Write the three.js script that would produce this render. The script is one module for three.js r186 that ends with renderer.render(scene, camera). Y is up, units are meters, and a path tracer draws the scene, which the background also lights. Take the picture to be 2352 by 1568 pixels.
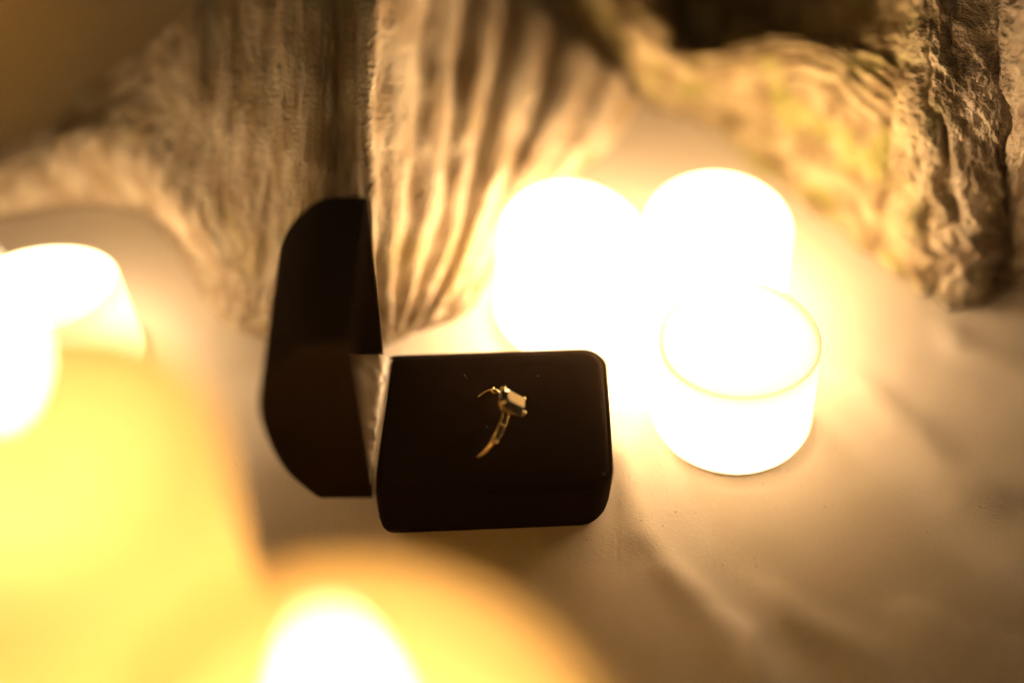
import * as THREE from 'three';
import { ImprovedNoise } from 'three/addons/math/ImprovedNoise.js';
import { mergeGeometries, mergeVertices } from 'three/addons/utils/BufferGeometryUtils.js';

// ---------------------------------------------------------------- camera, light, exposure
const MM = 0.001;
const scene = new THREE.Scene();
const renderer = new THREE.WebGLRenderer({ antialias: true });
renderer.toneMapping = THREE.LinearToneMapping;
renderer.toneMappingExposure = 1.22;
renderer.shadowMap.enabled = true;

const DIST = 0.385, PITCH = 48 * Math.PI / 180, FPX = 3267;
const camera = new THREE.PerspectiveCamera(2 * Math.atan(784 / FPX) * 180 / Math.PI, 1024 / 682, 0.01, 20);
camera.position.set(0, DIST * Math.sin(PITCH), DIST * Math.cos(PITCH));
camera.lookAt(0, 0, 0);
camera.focus = 0.345;
camera.userData.fStop = 2.05;
scene.background = new THREE.Color().setRGB(0.006, 0.0035, 0.0015);   // the dark room

const WARM = new THREE.Color().setRGB(1.0, 0.66, 0.36);      // light of the small candles
const AMBER = new THREE.Color().setRGB(1.0, 0.59, 0.24);     // light of the tall candles

// ---------------------------------------------------------------- helpers
const noise = new ImprovedNoise();
const N = (x, y, z = 0) => noise.noise(x, y, z);
function fbm(x, y, z = 0, oct = 4) { let s = 0, a = 0.5; for (let i = 0; i < oct; i++) { s += a * N(x, y, z + 7.3 * i); x *= 2.03; y *= 2.03; a *= 0.5; } return s; }
const clamp = (x, a = 0, b = 1) => Math.min(b, Math.max(a, x));
const smooth = (a, b, x) => { const t = clamp((x - a) / (b - a)); return t * t * (3 - 2 * t); };
let seed = 12345;
const rnd = () => { seed = (seed * 1664525 + 1013904223) % 4294967296; return seed / 4294967296; };

// a direction of the photograph (2352 x 1568 pixels) met with the height h (mm) above the cloth
const FW = new THREE.Vector3(0, -Math.sin(PITCH), -Math.cos(PITCH)), UPV = new THREE.Vector3(0, Math.cos(PITCH), -Math.sin(PITCH));
function at(px, py, h = 0) {
  const d = FW.clone().addScaledVector(UPV, (784 - py) / FPX); d.x += (px - 1176) / FPX;
  const t = (h * MM - camera.position.y) / d.y;
  return camera.position.clone().addScaledVector(d, t);
}
function mesh(name, geometry, material, parent = scene) {
  const m = new THREE.Mesh(geometry, material); m.name = name; m.castShadow = m.receiveShadow = true; parent.add(m); return m;
}
function thing(name, label, category, group) {
  const g = new THREE.Group(); g.name = name; g.userData = { label, category }; if (group) g.userData.group = group; scene.add(g); return g;
}
function lathe(points, seg = 72) { return new THREE.LatheGeometry(points.map(([r, y]) => new THREE.Vector2(Math.max(r, 0.0001) * MM, y * MM)), seg); }
function texture(size, f, srgb = false) {
  const data = new Uint8Array(size * size * 4);
  for (let j = 0; j < size; j++) for (let i = 0; i < size; i++) {
    const c = f(i / size, j / size, i, j), k = (j * size + i) * 4;
    const [r, g, b] = typeof c === 'number' ? [c, c, c] : c;
    data[k] = clamp(r) * 255; data[k + 1] = clamp(g) * 255; data[k + 2] = clamp(b) * 255; data[k + 3] = 255;
  }
  const t = new THREE.DataTexture(data, size, size); t.wrapS = t.wrapT = THREE.RepeatWrapping; t.magFilter = THREE.LinearFilter; t.minFilter = THREE.LinearMipmapLinearFilter;
  if (srgb) t.colorSpace = THREE.SRGBColorSpace; t.needsUpdate = true; return t;
}

// ---------------------------------------------------------------- tablecloth
{
  const S = 1024, tile = 0.12;                                   // a tile of 12 cm
  const tnoise = (u, v, f, z) => {                               // noise that tiles
    const a = N(u * f, v * f, z), b = N((u - 1) * f, v * f, z), c = N(u * f, (v - 1) * f, z), d = N((u - 1) * f, (v - 1) * f, z);
    return a * (1 - u) * (1 - v) + b * u * (1 - v) + c * (1 - u) * v + d * u * v;
  };
  const specks = []; for (let i = 0; i < 190; i++) specks.push([rnd(), rnd(), 0.0008 + 0.0018 * rnd() ** 2, rnd()]);
  const speckMap = new Float32Array(S * S);
  for (const [u, v, r, k] of specks) { const R = Math.ceil(r * S) + 1; for (let y = -R; y <= R; y++) for (let x = -R; x <= R; x++) {
    const q = Math.hypot(x, y * (0.7 + 0.6 * k)) / (r * S); if (q < 1) { const i = ((Math.round(v * S) + y + S) % S) * S + (Math.round(u * S) + x + S) % S; speckMap[i] = Math.max(speckMap[i], (1 - q * q) * (0.35 + 0.65 * k)); } } }
  const weave = (i, j) => 0.5 + 0.25 * Math.sin(i * Math.PI / 2) * Math.cos(j * Math.PI / 2) + 0.25 * Math.cos((i + j) * Math.PI / 2.0);
  const bump = texture(S, (u, v, i, j) => 0.42 + 0.13 * weave(i, j) + 0.12 * tnoise(u, v, 60, 3) + 0.22 * tnoise(u, v, 170, 9) + 0.18 * tnoise(u, v, 12, 1) + 0.35 * speckMap[j * S + i]);
  const col = texture(S, (u, v, i, j) => {
    const n = 0.02 * tnoise(u, v, 150, 5) + 0.015 * tnoise(u, v, 14, 2), w = 0.012 * (weave(i, j) - 0.5), s = 0.30 * speckMap[j * S + i];
    return [0.92 + n + w - s, 0.885 + n + w - s * 1.05, 0.83 + n + w - s * 1.1];
  }, true);
  // soft wrinkles: crest lines on the table, height and half width in mm
  const folds = [
    [[1500, 1240], [1790, 1640], 1.15, 4.2], [[1745, 1325], [2190, 1680], 1.05, 4.6], [[1925, 865], [2290, 1150], 0.75, 4.5], [[1890, 1090], [2420, 1420], 0.6, 6],
    [[1445, 1000], [1475, 1260], 0.8, 3.2], [[2060, 1400], [2420, 1610], 0.7, 5], [[1650, 1420], [1900, 1760], 0.8, 4], [[2150, 760], [2420, 900], 0.6, 5],
  ].map(([p, q, h, w]) => [at(...p), at(...q), 1.5 * h * MM, 1.2 * w * MM]);
  const fold = (x, z) => {
    let s = 0;
    for (const [p, q, h, w] of folds) {
      const dx = q.x - p.x, dz = q.z - p.z, L = Math.hypot(dx, dz), t = ((x - p.x) * dx + (z - p.z) * dz) / (L * L);
      const bend = 0.004 * N(t * 2.3, p.x * 90, 3), d = ((x - p.x) * dz - (z - p.z) * dx) / L + bend;
      const e = d / (w * (0.75 + 0.6 * clamp(t)));
      s += h * smooth(-0.12, 0.22, t) * (1 - smooth(0.85, 1.15, t)) * Math.exp(-e * e);
    }
    return s;
  };
  const g = new THREE.PlaneGeometry(2, 2, 560, 560); g.rotateX(-Math.PI / 2);
  const p = g.attributes.position, uv = g.attributes.uv, spread = (t) => 0.20 * t + 1.0 * t ** 5;      // fine in the middle, coarse far away
  for (let i = 0; i < p.count; i++) {
    const x = spread(p.getX(i)), z = spread(p.getZ(i)) + 0.02, far = smooth(0.14, 0.4, Math.hypot(x, z));
    p.setXYZ(i, x, 0.00035 * fbm(x * 22, z * 22, 4, 3) + fold(x, z) + 0.012 * far * fbm(x * 7 + 3, z * 7, 8, 3), z);
    uv.setXY(i, x / tile, z / tile);
  }
  g.computeVertexNormals();
  const cloth = mesh('tablecloth', g, new THREE.MeshPhysicalMaterial({ map: col, bumpMap: bump, bumpScale: 0.00024, roughness: 0.95, sheen: 0.25, sheenRoughness: 0.6, sheenColor: new THREE.Color(0.9, 0.85, 0.75) }));
  cloth.userData = { kind: 'structure', label: 'cream woven tablecloth under the candles and shells', category: 'tablecloth' };
}

// ---------------------------------------------------------------- small candles
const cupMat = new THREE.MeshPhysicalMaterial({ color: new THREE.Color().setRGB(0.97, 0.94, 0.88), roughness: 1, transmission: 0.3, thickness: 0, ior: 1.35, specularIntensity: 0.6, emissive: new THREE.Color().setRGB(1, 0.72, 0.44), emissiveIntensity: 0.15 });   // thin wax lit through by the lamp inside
const dimCupMat = cupMat.clone(); dimCupMat.emissive.setRGB(0, 0, 0); dimCupMat.transmission = 0.6;
const baseMat = new THREE.MeshPhysicalMaterial({ color: new THREE.Color().setRGB(0.86, 0.80, 0.68), roughness: 0.45 });
const flameMat = new THREE.MeshStandardMaterial({ color: 0xfff2d8, roughness: 0.5, emissive: new THREE.Color().setRGB(1, 0.74, 0.40), emissiveIntensity: 4 });
const tallFlameMat = new THREE.MeshStandardMaterial({ color: 0xfff2d8, roughness: 0.5, emissive: new THREE.Color().setRGB(1, 0.74, 0.40), emissiveIntensity: 15 });
function flameShape(r, h, y0) {
  const pts = []; for (let i = 0; i <= 22; i++) { const t = i / 22; const w = Math.pow(Math.sin(Math.PI * Math.pow(t, 0.62)), 0.85) * (1 - 0.25 * t); pts.push([r * (i === 0 ? 0.5 : i === 22 ? 0 : Math.max(w, 0.04)), y0 + h * t]); }
  return lathe(pts, 32);
}
function smallCandle(name, label, [x, z], turn, rim, power, deep = 1.4, lampY = 15, wax = cupMat) {
  const t = thing(name, label, 'candle', 'small white flameless candles');
  t.position.set(x * MM, 0.0001, z * MM);
  const H = 31, R = 19.7;
  const prof = [[18.4, 2.6], [19.2, 3.0], [R, 4.2]];
  for (let i = 1; i <= 12; i++) prof.push([R - 0.15 * i / 12, 4.2 + (H - 5.4) * i / 12]);
  prof.push([R - 0.2, H - 0.4], [R - 0.4, H - 0.1], [R - 0.6, H], [R - 0.8, H - 0.1], [R - 0.95, H - 0.5]);
  for (let i = 1; i <= 4; i++) prof.push([R - 1.0 - 0.1 * i / 4, H - 0.6 - (deep - 0.8) * i / 4]);
  prof.push([R - 1.4, H - deep - 0.1], [R - 2.5, H - deep - 0.5], [12, H - deep - 1.3], [6, H - deep - 1.8], [0, H - deep - 2]);
  const g = lathe(prof, 96), p = g.attributes.position;
  for (let i = 0; i < p.count; i++) {
    const px = p.getX(i), py = p.getY(i) / MM, pz = p.getZ(i), a = Math.atan2(pz, px);
    const k = smooth(12, H, py);
    const rr = (1 + 0.045 * (1 - py / H)) * (1 + 0.006 * N(Math.cos(a) * 2, Math.sin(a) * 2, py * 0.15 + turn));
    p.setXYZ(i, px * rr, (py + k * rim(a)) * MM, pz * rr);
  }
  g.computeVertexNormals();
  mesh('wax_cup', g, wax, t);
  mesh('battery_base', lathe([[0, 0], [17.4, 0], [18.3, 0.35], [18.7, 1.0], [18.7, 2.5], [18.2, 3.0], [0, 3.0]], 72), baseMat, t);
  const f = mesh('flame_bulb', flameShape(3.8, H + 1 - 8, 8), flameMat, t); f.rotation.y = turn;
  const l = new THREE.PointLight(WARM, power, 0, 2); l.position.set(0, lampY * MM, 0); l.castShadow = true; l.shadow.radius = 0.25; l.name = 'flame_light'; t.add(l);
  return t;
}
const PW = 0.0060;
smallCandle('flameless_candle', 'small glowing white candle in front of two others, beside the ring box', [56.2, 27.0], 0.4, (a) => 0.9 * Math.cos(a - 0.5) - 0.5 * Math.cos(2 * a), PW * 0.62, 1.4, 13, dimCupMat).rotation.z = 0.03;
smallCandle('flameless_candle_001', 'small glowing white candle behind the ring box, next to the ribbed shell', [15.8, -9.5], 1.7, (a) => -1.6 * Math.cos(a - 0.9) - 0.8 * Math.cos(2 * a + 0.6), PW * 1.6);
smallCandle('flameless_candle_002', 'small glowing white candle close under the mossy green shell', [54.4, -15.0], 2.9, (a) => -0.9 * Math.cos(a + 0.9) - 0.9 * Math.cos(2 * a - 0.5), PW * 1.6);
smallCandle('flameless_candle_003', 'small candle with pointed flame tip showing, between pale shell lip and tall yellow candle', [-118, 9.0], 5.2, (a) => 3.4 * Math.sin(a) - 0.5 + 0.6 * Math.cos(2 * a), PW * 0.7, 4, 17);

// ---------------------------------------------------------------- tall candles
const waxMat = new THREE.MeshPhysicalMaterial({ color: new THREE.Color().setRGB(0.98, 0.82, 0.48), roughness: 1.0, transmission: 0.75, thickness: 0, ior: 1.4, specularIntensity: 0.4 });
const ledMat = new THREE.MeshStandardMaterial({ color: 0xfff0d0, roughness: 0.5, emissive: new THREE.Color().setRGB(1, 0.72, 0.3), emissiveIntensity: 2 });
function tallCandle(name, label, p, radius, turn, power, up, led_down = 36, housing = 52) {
  const t = thing(name, label, 'candle', 'tall yellow flameless candles');
  t.position.set(p.x, 0.0001, p.z);
  const H = p.y / MM, R = radius, prof = [[0, 0], [R - 1.5, 0], [R - 0.4, 0.5], [R, 1.8]];
  for (let i = 1; i <= 14; i++) prof.push([R, 1.8 + (H - 4) * i / 14]);
  prof.push([R - 0.5, H - 0.7], [R - 1.2, H], [R - 2.0, H + 0.1], [R - 2.7, H - 0.6], [R - 3.0, H - 2.0]);
  for (let i = 1; i <= 5; i++) prof.push([R - 3 - 0.5 * i / 5, H - 2.0 - 0.8 * i / 5]);
  prof.push([R - 4.4, H - 3.4], [R - 9, H - 4.6], [8, H - 6.4], [0, H - 6.5]);
  const g = lathe(prof, 96), q = g.attributes.position;
  for (let i = 0; i < q.count; i++) {
    const x = q.getX(i), y = q.getY(i) / MM, z = q.getZ(i), a = Math.atan2(z, x) + turn, k = smooth(H - 20, H, y);
    const rr = 1 + 0.012 * N(Math.cos(a) * 1.4, Math.sin(a) * 1.4, y * 0.03);
    q.setXYZ(i, x * rr, (y + k * (1.6 * Math.cos(a) + 0.8 * Math.cos(2 * a + 1))) * MM, z * rr);
  }
  g.computeVertexNormals();
  mesh('wax_body', g, waxMat, t);
  mesh('wick', lathe([[0, H - 8], [1.1, H - 8], [1.0, H + up + 0.5], [0, H + up + 1]], 12), baseMat, t);
  mesh('flame_bulb', flameShape(5.8, 28, H + up), tallFlameMat, t);
  mesh('battery_housing', lathe([[0, 1], [R - 4, 1], [R - 3.6, 1.6], [R - 3.6, H - housing], [R - 5, H - housing + 1], [0, H - housing + 1]], 48), baseMat, t);
  const led = mesh('led_module', new THREE.SphereGeometry(4 * MM, 20, 14), ledMat, t); led.position.y = (H - led_down) * MM;
  const l1 = new THREE.PointLight(AMBER, 0.0006, 0, 2); l1.position.set(0, (H + up + 10) * MM, 0); l1.castShadow = true; l1.shadow.radius = 0.2; l1.name = 'flame_light'; t.add(l1);
  const l2 = new THREE.PointLight(AMBER, power, 0, 2); l2.position.set(0, (H - led_down) * MM, 0); l2.castShadow = true; l2.shadow.radius = 0.15; l2.name = 'led_light'; t.add(l2);
  return t;
}
function fromDepth(px, py, d) { const v = camera.position.clone().addScaledVector(FW, d).addScaledVector(UPV, (784 - py) / FPX * d); v.x += (px - 1176) / FPX * d; return v; }
tallCandle('pillar_candle', 'tall yellow glowing candle beside the small pointed-flame candle, left of the ring box lid', fromDepth(66, 1075, 0.206), 27.5, 0.5, 0.0024, 17, 29, 40);
tallCandle('pillar_candle_001', 'yellow glowing candle standing in front of the ring box', fromDepth(815, 1805, 0.1845), 35, 2.2, 0.0033, 10, 27, 33);
tallCandle('pillar_candle_002', 'yellow glowing candle beyond the pale shell lip, lighting the dark cloth', new THREE.Vector3(-0.27, 0.09, -0.16), 35, 4.0, 0.012, 14);

// ---------------------------------------------------------------- shells
const cat = (a, b, c, d, t) => 0.5 * (2 * b + (c - a) * t + (2 * a - 5 * b + 4 * c - d) * t * t + (3 * b - a - 3 * c + d) * t * t * t);
function shell(name, label, net, NU, NV, thick, relief, paint, mat, jag = 0) {
  const cols = net.length, rows = net[0].length;
  const pts = net.map((c) => c.map(([x, y, h]) => at(x, y, h)));
  const P = (u, v) => {
    const fu = u * (cols - 1), fv = v * (rows - 1), i = Math.min(cols - 2, Math.floor(fu)), j = Math.min(rows - 2, Math.floor(fv)), s = fu - i, t = fv - j;
    const out = [0, 0, 0];
    for (let k = 0; k < 3; k++) {
      const r = [];
      for (let a = -1; a <= 2; a++) { const q = []; for (let b = -1; b <= 2; b++) q.push(pts[clamp(i + b, 0, cols - 1)][clamp(j + a, 0, rows - 1)].getComponent(k)); r.push(cat(...q, s)); }
      out[k] = cat(...r, t);
    }
    return new THREE.Vector3(...out);
  };
  const base = [], nor = [], W = NU + 1;
  for (let j = 0; j <= NV; j++) for (let i = 0; i <= NU; i++) base.push(P(i / NU, j / NV));
  for (let j = 0; j <= NV; j++) for (let i = 0; i <= NU; i++) {
    const du = base[j * W + Math.min(NU, i + 1)].clone().sub(base[j * W + Math.max(0, i - 1)]);
    const dv = base[Math.min(NV, j + 1) * W + i].clone().sub(base[Math.max(0, j - 1) * W + i]);
    nor.push(du.cross(dv).normalize());
  }
  const front = [], back = [], color = [];
  for (let j = 0; j <= NV; j++) for (let i = 0; i <= NU; i++) {
    const k = j * W + i, u = i / NU, v = j / NV, d = relief(u, v, base[k]) * MM;
    const edge = smooth(0, 0.03, v);
    const f = base[k].clone().addScaledVector(nor[k], d * (0.25 + 0.75 * edge));
    const b = base[k].clone().addScaledVector(nor[k], -thick * MM * (0.25 + 0.75 * smooth(0, 0.12, v)) + 0.4 * d);
    if (jag) { const o = base[i].clone().sub(base[Math.min(NV, 12) * W + i]).setY(0).normalize().multiplyScalar(jag * MM * (fbm(u * 34, 0.5, 91, 4) * 2 + 0.6 * ridged(u * 70, 1.5, 93, 3)) * (1 - smooth(0, 0.2, v))); f.add(o); b.add(o); }
    f.y = Math.max(f.y, 0.0002); b.y = Math.max(b.y, 0.0001);
    front.push(f); back.push(b); color.push(paint(u, v));
  }
  const n = front.length, pos = new Float32Array(n * 6), colr = new Float32Array(n * 6), uv = new Float32Array(n * 4);
  front.forEach((f, k) => { f.toArray(pos, k * 3); back[k].toArray(pos, (n + k) * 3); colr.set(color[k], k * 3); colr.set(color[k], (n + k) * 3); const u = (k % W) / NU * 14, v = Math.floor(k / W) / NV * 8; uv.set([u, v], k * 2); uv.set([u, v], (n + k) * 2); });
  const idx = [];
  for (let j = 0; j < NV; j++) for (let i = 0; i < NU; i++) { const a = j * W + i, b = a + 1, c = a + W, d = c + 1; idx.push(a, b, d, a, d, c, n + a, n + d, n + b, n + a, n + c, n + d); }
  const stitch = (a, b) => idx.push(a, n + a, n + b, a, n + b, b);
  for (let i = 0; i < NU; i++) { stitch(i + 1, i); stitch(NV * W + i, NV * W + i + 1); }
  for (let j = 0; j < NV; j++) { stitch(j * W, (j + 1) * W); stitch((j + 1) * W + NU, j * W + NU); }
  const g = new THREE.BufferGeometry();
  g.setAttribute('position', new THREE.BufferAttribute(pos, 3)); g.setAttribute('color', new THREE.BufferAttribute(colr, 3)); g.setAttribute('uv', new THREE.BufferAttribute(uv, 2));
  g.setIndex(idx); g.computeVertexNormals();
  const m = mesh(name, g, mat); m.userData = { label, category: 'seashell' };
  return m;
}
const shellBump = texture(512, (u, v) => 0.5 + 0.5 * fbm(u * 18, v * 18, 2, 5));
const shellMat = new THREE.MeshPhysicalMaterial({ vertexColors: true, roughness: 0.9, bumpMap: shellBump, bumpScale: 0.0012, specularIntensity: 0.5 });
const mix3 = (a, b, t) => [a[0] + (b[0] - a[0]) * t, a[1] + (b[1] - a[1]) * t, a[2] + (b[2] - a[2]) * t];
const ridged = (x, y, z, o) => 1 - 2 * Math.abs(fbm(x, y, z, o));

{ // the ribbed shell behind the box and round the pointed-flame candle
  const net = [
    [[-120, 520, 0], [-120, 505, 4], [-120, 485, 9], [-120, 420, 17], [-120, 400, 18], [-120, 385, 18]],
    [[100, 482, 0], [100, 467, 4], [100, 452, 9], [90, 345, 22], [80, 330, 24], [70, 322, 24]],
    [[260, 468, 0], [265, 455, 5], [265, 440, 11], [200, 315, 28], [215, 260, 31], [200, 205, 33]],
    [[370, 520, 0], [385, 505, 6], [385, 470, 13], [330, 345, 30], [350, 220, 40], [330, 120, 44]],
    [[440, 640, 0], [455, 610, 6], [470, 565, 14], [420, 430, 30], [440, 240, 46], [430, 40, 56]],
    [[510, 735, 0], [525, 690, 7], [545, 620, 15], [530, 450, 32], [540, 230, 52], [540, -60, 66]],
    [[590, 772, 0], [600, 720, 8], [615, 640, 17], [625, 450, 36], [640, 220, 58], [650, -80, 74]],
    [[690, 800, 0], [690, 740, 9], [695, 650, 20], [710, 440, 42], [715, 220, 62], [720, -90, 78]],
    [[780, 800, 0], [775, 740, 8], [775, 650, 17], [775, 440, 36], [775, 220, 56], [780, -90, 74]],
    [[850, 800, 0], [846, 740, 9], [840, 650, 20], [850, 440, 42], [840, 220, 62], [862, -90, 80]],
    [[890, 790, 0], [900, 735, 6], [905, 650, 15], [935, 440, 32], [945, 220, 45], [975, -60, 56]],
    [[930, 770, 0], [955, 720, 5], [985, 640, 11], [1040, 450, 23], [1080, 250, 31], [1120, -20, 36]],
    [[980, 755, 0], [1020, 705, 4], [1060, 630, 8], [1130, 470, 17], [1190, 290, 22], [1260, 60, 25]],
    [[1050, 735, 0], [1085, 680, 2], [1120, 600, 4], [1220, 450, 9], [1320, 330, 14], [1400, 170, 18]],
    [[1100, 700, 0], [1120, 630, 0.5], [1160, 560, 1], [1280, 420, 2], [1390, 330, 3], [1470, 240, 4]],
  ];
  const relief = (u, v) => {
    const w = u * 15 + 0.30 * fbm(u * 9, v * 3, 1, 3);
    const right = smooth(0.60, 0.68, u);
    const crest = (t) => { const q = Math.abs(Math.sin(t)); return 1 - q * q * q - 0.45; };
    const ribs = (0.4 + 2.4 * right) * crest(w * Math.PI * 1.35) * smooth(0.05, 0.25, v) * (0.6 + 0.8 * fbm(u * 30, v * 2, 14, 2) + 0.4);
    const fine = 0.55 * ridged(u * 90, v * 6, 3, 4) + 0.4 * right * ridged(u * 160, v * 5, 8, 3);
    const lam = 0.8 * (1 - 0.7 * right) * ridged(u * 30, v * 9, 9, 5);
    const lump = 2.4 * fbm(u * 16, v * 6, 5, 5);
    // the flared lip over the pointed-flame candle
    const lip = 3.6 * smooth(0.33, 0.42, v) * (1 - smooth(0.52, 0.72, v)) * (1 - smooth(0.28, 0.36, u)) * (1 + 0.8 * fbm(u * 40, 1, 3, 3));
    return ribs + fine + lam + lump + lip;
  };
  const paint = (u, v) => {
    const n = fbm(u * 40, v * 9, 21, 5), s = fbm(u * 9, v * 5, 41, 3);
    let c = mix3([0.46, 0.36, 0.24], [0.70, 0.61, 0.46], smooth(-0.25, 0.3, n));
    c = mix3(c, [0.42, 0.34, 0.16], 0.5 * smooth(0.05, 0.35, s));
    return c;
  };
  shell('ribbed_seashell', 'large pale ribbed seashell behind the ring box lid, curving round a small candle', net, 420, 200, 4, relief, paint, shellMat);
}
{ // the mossy shell behind the three white candles
  const net = [
    [[1290, -60, 0], [1290, -70, 5], [1295, -80, 12], [1300, -90, 20], [1300, -110, 24], [1310, -140, 24]],
    [[1330, 60, 0], [1330, 30, 8], [1335, 0, 18], [1340, -30, 27], [1350, -70, 31], [1370, -120, 32]],
    [[1400, 140, 0], [1400, 110, 8], [1400, 60, 20], [1405, 0, 32], [1410, -60, 36], [1420, -120, 37]],
    [[1490, 232, 0], [1480, 205, 8], [1465, 150, 20], [1460, 70, 34], [1470, -10, 40], [1480, -110, 42]],
    [[1560, 262, 0], [1555, 240, 5], [1550, 200, 13], [1550, 130, 26], [1555, 76, 25], [1560, -80, 26]],
    [[1640, 300, 0], [1635, 270, 5], [1630, 220, 12], [1640, 140, 27], [1650, 90, 24], [1650, -70, 24]],
    [[1770, 400, 0], [1765, 350, 6], [1755, 260, 17], [1750, 112, 36], [1750, 76, 31], [1760, -70, 28]],
    [[1850, 460, 0], [1850, 400, 8], [1845, 290, 22], [1840, 115, 43], [1840, 78, 38], [1850, -70, 34]],
    [[1950, 545, 0], [1950, 470, 10], [1945, 350, 26], [1940, 140, 49], [1940, 92, 48], [1950, -70, 46]],
    [[2040, 610, 0], [2040, 530, 12], [2040, 410, 29], [2045, 200, 54], [2050, 90, 60], [2060, -60, 62]],
    [[2120, 668, 0], [2125, 590, 14], [2130, 470, 32], [2130, 260, 58], [2130, 100, 72], [2130, -60, 80]],
    [[2230, 690, 0], [2235, 620, 14], [2240, 500, 32], [2230, 290, 58], [2210, 120, 74], [2200, -60, 84]],
    [[2300, 638, 0], [2312, 580, 10], [2318, 480, 30], [2325, 290, 61], [2325, 120, 79], [2320, -60, 92]],
    [[2370, 664, 0], [2390, 590, 18], [2400, 480, 38], [2410, 290, 71], [2410, 120, 91], [2410, -60, 105]],
    [[2500, 700, 0], [2510, 620, 22], [2520, 500, 46], [2520, 290, 82], [2520, 120, 104], [2520, -60, 118]],
  ];
  const relief = (u, v) => {
    const f = fbm(u * 14, v * 4, 2, 4), right = smooth(0.58, 0.74, u);
    const groove = (t) => { const q = Math.abs(Math.sin(t)); return 0.5 - Math.pow(1 - q, 2.2); };
    const ribs = (2.6 + 1.2 * right) * groove(u * 34 + 4 * f) * (1 - smooth(0.25 + 0.4 * right, 0.5 + 0.45 * right, v)) * smooth(0.3, 0.42, u);
    const lobe = 0.7 * groove(u * 90 + 3 * f) * (1 - smooth(0.26, 0.34, u));
    const q = v * 26 + 2.2 * fbm(u * 8, v * 3, 6, 3), saw = q - Math.floor(q);
    const arch = smooth(0.46, 0.58, v) * (1 - smooth(0.78, 0.9, v)) * smooth(0.25, 0.34, u) * (1 - smooth(0.60, 0.72, u));
    const lam = 2.8 * arch * (saw * (1 - smooth(0.84, 1.0, saw)) - 0.4) * (0.7 + 1.2 * fbm(u * 26, v * 9, 33, 3));
    const rough = 2.8 * fbm(u * 26, v * 13, 11, 6) + (0.4 + 1.1 * right) * ridged(u * 48, v * 20, 17, 5) + 0.5 * ridged(u * 110, v * 50, 19, 3);
    const scallop = 1.6 * fbm(u * 40, 2, 77, 3) * (1 - smooth(0.0, 0.25, v)) * 2;
    return ribs + lobe + lam + rough + scallop;
  };
  const paint = (u, v) => {
    const n = fbm(u * 24, v * 10, 51, 5), s = fbm(u * 12, v * 6, 71, 4);
    let c = mix3([0.27, 0.20, 0.10], [0.54, 0.44, 0.25], smooth(-0.25, 0.25, n));
    c = mix3(c, [0.34, 0.36, 0.07], 0.55 * smooth(0.0, 0.3, s));
    c = mix3(c, mix3([0.22, 0.18, 0.15], [0.45, 0.39, 0.33], smooth(-0.2, 0.25, n)), 0.75 * smooth(0.64, 0.8, u + 0.1 * s));
    return c;
  };
  shell('mossy_seashell', 'large rough seashell with layered arch and greenish stains behind the three white candles', net, 420, 220, 4, relief, paint, shellMat, 2.4);
}

// ---------------------------------------------------------------- ring box
const velvetBump = texture(512, (u, v) => 0.5 + 0.4 * fbm(u * 90, v * 90, 3, 3));
velvetBump.repeat.set(12, 12);
const velvet = new THREE.MeshPhysicalMaterial({ color: new THREE.Color().setRGB(0.040, 0.029, 0.021), roughness: 1.0, bumpMap: velvetBump, bumpScale: 0.0005, sheen: 0.05, sheenRoughness: 0.8, sheenColor: new THREE.Color(0.5, 0.42, 0.33), specularIntensity: 0.0 });
const satin = new THREE.MeshPhysicalMaterial({ color: new THREE.Color().setRGB(0.62, 0.54, 0.43), roughness: 0.42, sheen: 0.3, sheenRoughness: 0.4 });
const lintMat = new THREE.MeshStandardMaterial({ color: new THREE.Color().setRGB(0.35, 0.31, 0.26), roughness: 1 });
function roundRect(x0, x1, z0, z1, r) {
  const s = new THREE.Shape();
  s.moveTo(x0 + r, z0); s.lineTo(x1 - r, z0); s.quadraticCurveTo(x1, z0, x1, z0 + r); s.lineTo(x1, z1 - r); s.quadraticCurveTo(x1, z1, x1 - r, z1);
  s.lineTo(x0 + r, z1); s.quadraticCurveTo(x0, z1, x0, z1 - r); s.lineTo(x0, z0 + r); s.quadraticCurveTo(x0, z0, x0 + r, z0); return s;
}
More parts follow.
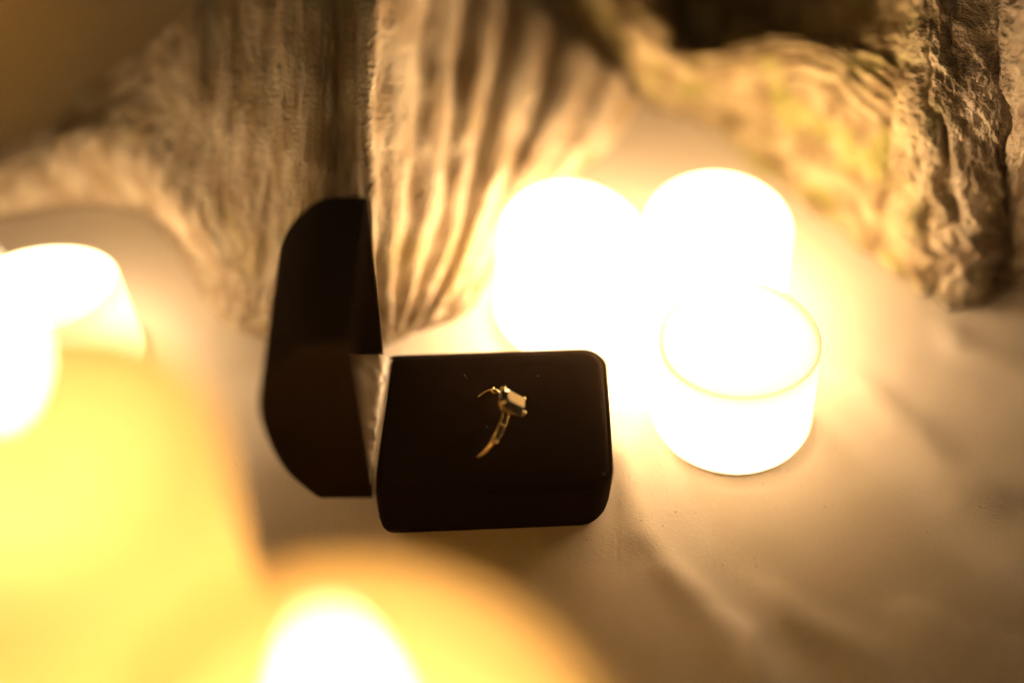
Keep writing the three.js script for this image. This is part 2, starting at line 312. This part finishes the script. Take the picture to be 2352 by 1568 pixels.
// stacked rounded rectangles joined into a closed skin: levels [y, x0, x1, z0, z1, r]
function stack(levels, shear = 0, per = 12) {
  const ring = ([y, x0, x1, z0, z1, r]) => {
    const l = 0.45 * r, out = [], c = [[x1 - r, z1 - r, 0, r], [x0 + l, z1 - l, 1, l], [x0 + l, z0 + l, 2, l], [x1 - r, z0 + r, 3, r]];   // tighter corners on the hinge side
    for (const [cx, cz, q, s] of c) for (let i = 0; i <= per; i++) { const a = (q + i / per) * Math.PI / 2; out.push([cx + s * Math.cos(a), y, cz + s * Math.sin(a)]); }
    return out;
  };
  const rings = levels.map(ring), m = rings[0].length, pos = [], idx = [], uv = [];
  for (const R of rings) for (const [x, y, z] of R) { pos.push(x * MM, y * MM, (z - shear * (x + 32)) * MM); uv.push((x + 0.3 * y) / 100, (z + 0.7 * y) / 100); }
  for (let k = 0; k < rings.length - 1; k++) for (let i = 0; i < m; i++) { const a = k * m + i, b = k * m + (i + 1) % m, c = a + m, d = b + m; idx.push(a, c, b, b, c, d); }
  const cap = (k, flip) => { const [y, x0, x1, z0, z1] = levels[k]; const ci = pos.length / 3; pos.push((x0 + x1) / 2 * MM, y * MM, ((z0 + z1) / 2 - shear * ((x0 + x1) / 2 + 32)) * MM); uv.push((x0 + x1) / 200, (z0 + z1) / 200); for (let i = 0; i < m; i++) { const a = k * m + i, b = k * m + (i + 1) % m; flip ? idx.push(ci, a, b) : idx.push(ci, b, a); } };
  cap(0, true); cap(rings.length - 1, false);
  const g = new THREE.BufferGeometry(); g.setAttribute('position', new THREE.Float32BufferAttribute(pos, 3)); g.setAttribute('uv', new THREE.Float32BufferAttribute(uv, 2)); g.setIndex(idx); g.computeVertexNormals(); return g;
}
{
  const box = thing('ring_box', 'open black velvet ring box with domed lid raised and cream satin hinge', 'ring box');
  box.position.y = 0.0001; const yaw = 0.004, shear = 0.045, bx = -4, bz = 42;
  box.rotation.y = yaw; box.position.x = (bx - bx * Math.cos(yaw) - bz * Math.sin(yaw)) * MM; box.position.z = (bz + bx * Math.sin(yaw) - bz * Math.cos(yaw)) * MM;
  // body with a tapered foot
  mesh('box_base', stack([[0.0, -29.5, 20.5, 23.0, 61.4, 6], [0.5, -30.6, 21.9, 21.8, 62.6, 6.4], [1.4, -31.2, 22.7, 21.1, 63.3, 6.8], [2.8, -31.5, 23.1, 20.8, 63.8, 7], [6, -31.8, 23.5, 20.5, 64.2, 7], [15, -32.0, 23.9, 20.3, 64.5, 6.6], [16.8, -32.0, 23.9, 20.3, 64.5, 6.4], [17.5, -31.7, 23.6, 20.6, 64.2, 6.2]], shear), velvet, box);
  mesh('ring_cushion', stack([[15.0, -31.2, 23.1, 21.2, 63.8, 5.8], [17.4, -31.1, 23.0, 21.3, 63.7, 5.8], [18.2, -30.6, 22.5, 21.8, 63.2, 5.8], [18.6, -29.4, 21.4, 22.9, 62.0, 5.6], [18.8, -26, 18, 27, 58, 5]], shear), velvet, box);
  const pad = box.children[1];
  for (const [px, py] of [[1072, 868], [1068, 862], [1236, 864], [1206, 912], [1118, 980], [1387, 1089]]) {
    const s = 0.07 + 0.11 * rnd(), g = new THREE.IcosahedronGeometry(s * MM, 0), a = at(px, py, 18.85);
    g.scale(1 + rnd(), 0.6, 1 + rnd()); const l = mesh('lint_speck', g, lintMat, pad); l.position.set(a.x, 0.01882, a.z); l.rotation.y = rnd() * 6;
  }
  // lid: an arch profile (thickness over height) swept along the hinge, hollow, open towards the ring
  const prof = [[0, 12.5], [0.8, 13.4], [2.5, 14.6], [5, 16.2], [9, 18.4], [14, 20.1], [19, 21.2], [25, 22.0], [31, 22.2], [36, 21.6], [41, 20.2], [45, 18.2], [48.5, 15.6], [51, 13.2], [52.6, 11.4], [53.4, 9.6]];
  const X0 = -32.3, Y0 = 17.8, Z0 = 19.7, Z1 = 65.4;
  const YC = Y0 + 26.8;
  // one half of the shell: the arch profile carried along the hinge line and rounded off at both ends
  const skin = (inset, round) => {
    const bow = new THREE.CatmullRomCurve3(prof.map(([h, t]) => new THREE.Vector3(t, h, 0)), false, 'centripetal').getPoints(70).map((q) => [q.x, q.y]);
    const line = [[0, 0], [4, 0], [8, 0], [11, 0], ...bow, [7, 53.6], [3.5, 53.6], [0, 53.6]];
    const zs = []; const za = Z0 + inset, zb = Z1 - inset;
    for (let i = 0; i <= 10; i++) zs.push([za + round * (1 - Math.cos(i / 10 * Math.PI / 2)), round * 0.8 * (1 - Math.sin(i / 10 * Math.PI / 2))]);
    const n0 = zs.length; for (let i = n0 - 1; i >= 0; i--) zs.push([zb - (zs[i][0] - za), zs[i][1]]);
    const put = ([t, h], e) => { const k = 1 - (inset + e) / 26.8; return [X0 - Math.max(0, t - Math.min(t, inset * clamp(t / 6)) - e * clamp(t / 6)), YC + (Y0 + h - YC) * k]; };
    const pos = [], idx = [], M = line.length;
    for (const [z, e] of zs) for (const q of line) { const [x, y] = put(q, e); pos.push(x * MM, y * MM, z * MM); }
    for (let i = 0; i < zs.length - 1; i++) for (let j = 0; j < M - 1; j++) { const a = i * M + j, b = a + 1, c = a + M, d = c + 1; idx.push(a, c, b, b, c, d); }
    for (const i of [0, zs.length - 1]) { const c = pos.length / 3; pos.push(X0 * MM, YC * MM, zs[i][0] * MM); for (let j = 0; j < M - 1; j++) { const a = i * M + j; i ? idx.push(c, a + 1, a) : idx.push(c, a, a + 1); } }
    const g = new THREE.BufferGeometry(); g.setAttribute('position', new THREE.Float32BufferAttribute(pos, 3)); g.setIndex(idx); g.computeVertexNormals();
    return { g, low: zs.map(([z, e]) => [z, put([0, 0], e)[1]]), high: zs.map(([z, e]) => [z, put([0, 53.6], e)[1]]) };
  };
  const planar = (g) => { const p = g.attributes.position, uv = []; for (let i = 0; i < p.count; i++) uv.push((p.getX(i) + 0.4 * p.getY(i)) * 10, (p.getZ(i) + 0.6 * p.getY(i)) * 10); g.setAttribute('uv', new THREE.Float32BufferAttribute(uv, 2)); return g; };
  const out = skin(0, 2), inn = skin(2, 1.5);
  const rimPos = [], rimIdx = [], loop = (s) => [...s.low, ...s.high.slice().reverse()];
  const lo = loop(out), li = loop(inn);
  lo.forEach(([z, y], i) => { rimPos.push((X0 + 0.02) * MM, y * MM, z * MM, (X0 + 0.02) * MM, li[i][1] * MM, li[i][0] * MM); const a = 2 * i, b = 2 * ((i + 1) % lo.length); rimIdx.push(a, b, a + 1, b, b + 1, a + 1); });
  const rimG = new THREE.BufferGeometry(); rimG.setAttribute('position', new THREE.Float32BufferAttribute(rimPos, 3)); rimG.setIndex(rimIdx); rimG.computeVertexNormals();
  const lid = mesh('lid', planar(out.g), velvet, box);
  mesh('lid_inside', planar(inn.g), velvet, lid);
  mesh('lid_rim', planar(rimG), velvet, lid);
  // satin lining on the hinge side and inside of the dome, sagging a little over the hinge
  const path = [[X0 + 2.6, Y0 + 0.4], [X0 + 1.2, Y0 + 1.3], [X0 - 0.5, Y0 + 2.3], [X0 - 4, Y0 + 2.5], [X0 - 8, Y0 + 3.0], [X0 - 12, Y0 + 5.0], [X0 - 15.2, Y0 + 9], [X0 - 17.4, Y0 + 15], [X0 - 18.8, Y0 + 23], [X0 - 18.8, Y0 + 32], [X0 - 17, Y0 + 41], [X0 - 13, Y0 + 48]];
  const curve = new THREE.CatmullRomCurve3(path.map(([x, y]) => new THREE.Vector3(x, y, 0)));
  const NA = 60, NB = 40, ps = [], ix = [];
  for (let i = 0; i <= NA; i++) { const q = curve.getPoint(i / NA), k = smooth(0.0, 0.12, i / NA) * (1 - smooth(0.35, 0.5, i / NA)); for (let j = 0; j <= NB; j++) { const t = j / NB, z = 22.6 + (62.2 - 22.6) * t; const w = k * (0.5 * N(z * 0.32, i * 0.06, 2) + 0.35 * N(z * 0.8, i * 0.2, 7)) + 0.5 * k * Math.sin(Math.PI * t); const near = 1 - smooth(0, 0.2, i / NA); ps.push((q.x - near * 2.4 * t) * MM, (q.y + w) * MM, z * MM); } }
  for (let i = 0; i < NA; i++) for (let j = 0; j < NB; j++) { const a = i * (NB + 1) + j, b = a + 1, c = a + NB + 1, d = c + 1; ix.push(a, b, c, b, d, c); }
  const lg = new THREE.BufferGeometry(); lg.setAttribute('position', new THREE.Float32BufferAttribute(ps, 3)); lg.setIndex(ix); lg.computeVertexNormals();
  const lining = mesh('satin_lining', lg, satin, box); lining.userData.label = 'cream satin lining at the hinge';
}

// ---------------------------------------------------------------- ring
{
  const gold = new THREE.MeshStandardMaterial({ color: new THREE.Color().setRGB(0.95, 0.76, 0.38), metalness: 1, roughness: 0.27 });
  const gem = new THREE.MeshPhysicalMaterial({ color: new THREE.Color().setRGB(0.95, 0.93, 0.95), roughness: 0.02, transmission: 1, thickness: 0.004, ior: 2.1, attenuationColor: new THREE.Color().setRGB(0.45, 0.36, 0.36), attenuationDistance: 0.006, specularIntensity: 1 });
  const stone = new THREE.MeshPhysicalMaterial({ color: new THREE.Color().setRGB(0.80, 0.76, 0.77), metalness: 0.9, roughness: 0.05, clearcoat: 0.6, clearcoatRoughness: 0.02 });   // dark grey stone with a mirror lustre
  const ring = thing('ring', 'gold ring with large step cut stone standing in the black cushion', 'ring');
  const c = at(1103, 978, 18.8);
  ring.position.set(c.x, 0.0186, c.z); ring.rotation.z = -40 * Math.PI / 180;
  const R = 9.3;
  const onRing = (phi, r = R) => new THREE.Vector3(0, r * Math.cos(phi), r * Math.sin(phi));   // phi 0 at the stone
  // band, half round and slimmer towards the stone; open between the shoulders
  const sweep = (p0, p1, seg, sec) => {
    const pos = [], idx = []; let M = 0;
    for (let i = 0; i <= seg; i++) { const phi = p0 + (p1 - p0) * i / seg; const s = sec(phi); M = s.length; for (const [x, dr] of s) { const v = onRing(phi, R + dr); pos.push(x * MM, v.y * MM, v.z * MM); } }
    for (let i = 0; i < seg; i++) for (let j = 0; j < M; j++) { const a = i * M + j, b = i * M + (j + 1) % M; idx.push(a, b, a + M, b, b + M, a + M); }
    for (let j = 1; j < M - 1; j++) { idx.push(0, j + 1, j); const o = seg * M; idx.push(o, o + j, o + j + 1); }
    const g = new THREE.BufferGeometry(); g.setAttribute('position', new THREE.Float32BufferAttribute(pos, 3)); g.setIndex(idx); g.computeVertexNormals(); return g;
  };
  const oval = (w, t) => { const s = []; for (let k = 0; k < 18; k++) { const a = k / 18 * Math.PI * 2; s.push([w / 2 * Math.cos(a), t / 2 * Math.sin(a)]); } return s; };
  mesh('band', sweep(0.98, Math.PI * 2 - 0.98, 120, () => oval(1.55, 1.3)), gold, ring);
  // shoulders with a baguette stone between two rails
  const bar = (a, b, r) => { const d = b.clone().sub(a), g = new THREE.CapsuleGeometry(r * MM, d.length() * MM, 4, 10); g.applyQuaternion(new THREE.Quaternion().setFromUnitVectors(new THREE.Vector3(0, 1, 0), d.clone().normalize())); const m = a.clone().add(b).multiplyScalar(0.5 * MM); g.translate(m.x, m.y, m.z); return g; };
  const ball = (v, r) => { const g = new THREE.SphereGeometry(r * MM, 16, 12); g.translate(v.x * MM, v.y * MM, v.z * MM); return g; };
  for (const s of [-1, 1]) {
    const off = (phi, x, dr) => { const v = onRing(s * phi, R + dr); v.x = x; return v; };
    const parts = [];
    for (const x of [-0.85, 0.85]) parts.push(bar(off(0.40, x, 0.35), off(0.72, x, 0.3), 0.2), bar(off(0.72, x, 0.3), off(1.0, x * 0.7, 0.05), 0.2), bar(off(0.16, x, 0.6), off(0.40, x, 0.35), 0.2));
    parts.push(bar(off(0.93, -0.8, 0.1), off(0.93, 0.8, 0.1), 0.32), bar(off(0.50, -0.8, 0.1), off(0.50, 0.8, 0.1), 0.22));
    for (const x of [-0.62, 0.62]) parts.push(ball(off(0.955, x, 0.5), 0.3), ball(off(0.50, x, 0.62), 0.26));
    const sh = mesh('shoulder', mergeGeometries(parts.map((g) => { const q = g.index ? g.toNonIndexed() : g; q.deleteAttribute('uv'); return q; })), gold, ring);
    const A = off(0.54, 0, 0.35), B = off(0.9, 0, 0.3), d = B.clone().sub(A), bg = new THREE.CylinderGeometry(0.62 * MM, 0.82 * MM, d.length() * MM, 4, 1); bg.rotateY(Math.PI / 4); const flat = bg.toNonIndexed(); flat.computeVertexNormals();
    flat.applyQuaternion(new THREE.Quaternion().setFromUnitVectors(new THREE.Vector3(0, 1, 0), d.clone().normalize())); const mid = A.clone().add(B).multiplyScalar(0.5 * MM); flat.translate(mid.x, mid.y, mid.z);
    mesh('baguette_stone', flat, gem, sh);
  }
  // the step cut stone: octagons joined by flat facets
  const oct = (lx, wz, cut) => { const a = lx / 2, b = wz / 2, k = cut; return [[a, b - k], [a - k, b], [-a + k, b], [-a, b - k], [-a, -b + k], [-a + k, -b], [a - k, -b], [a, -b + k]]; };
  const yS = R + 2.9, lev = [[1.3, 5.2, 3.0, 0.6], [0.15, 7.6, 5.3, 1.1], [-0.15, 7.6, 5.3, 1.1], [-1.2, 6.0, 4.1, 0.85], [-2.1, 4.3, 2.5, 0.55], [-2.8, 2.6, 0.6, 0.14]];
  const tri = [], rings = lev.map(([y, l, w, k]) => oct(l, w, k).map(([x, z]) => [x * MM, (y + yS) * MM, z * MM]));
  for (let i = 0; i < rings.length - 1; i++) for (let j = 0; j < 8; j++) { const a = rings[i][j], b = rings[i][(j + 1) % 8], d = rings[i + 1][j], e = rings[i + 1][(j + 1) % 8]; tri.push(...a, ...b, ...d, ...b, ...e, ...d); }
  for (let j = 1; j < 7; j++) { tri.push(...rings[0][0], ...rings[0][j + 1], ...rings[0][j]); const q = rings[rings.length - 1]; tri.push(...q[0], ...q[j], ...q[j + 1]); }
  const sg = new THREE.BufferGeometry(); sg.setAttribute('position', new THREE.Float32BufferAttribute(tri, 3)); sg.computeVertexNormals();
  mesh('center_stone', sg, stone, ring);
  // basket: two rails and four claws
  const rail = (y, l, w, r) => { const o = oct(l, w, 0.8); return o.map(([x, z], i) => bar(new THREE.Vector3(x, y, z), new THREE.Vector3(o[(i + 1) % 8][0], y, o[(i + 1) % 8][1]), r)); };
  const bs = [...rail(yS - 1.5, 5.6, 3.9, 0.16), ...rail(yS - 2.6, 4.2, 2.7, 0.18)].map((g) => { const q = g.toNonIndexed(); q.deleteAttribute('uv'); return q; });
  const basket = mesh('basket', mergeGeometries(bs), gold, ring);
  for (const sx of [-1, 1]) for (const sz of [-1, 1]) {
    const p = (x, y, z) => new THREE.Vector3(sx * x, yS + y, sz * z);
    const claw = [bar(p(1.4, -3.2, 0.8), p(3.4, -0.3, 2.3), 0.22), bar(p(3.4, -0.3, 2.3), p(3.3, 0.4, 2.25), 0.26), ball(p(3.1, 0.55, 2.1), 0.42)].map((g) => { const q = g.toNonIndexed(); q.deleteAttribute('uv'); return q; });
    mesh('claw', mergeGeometries(claw), gold, basket);
  }
}

renderer.render(scene, camera);
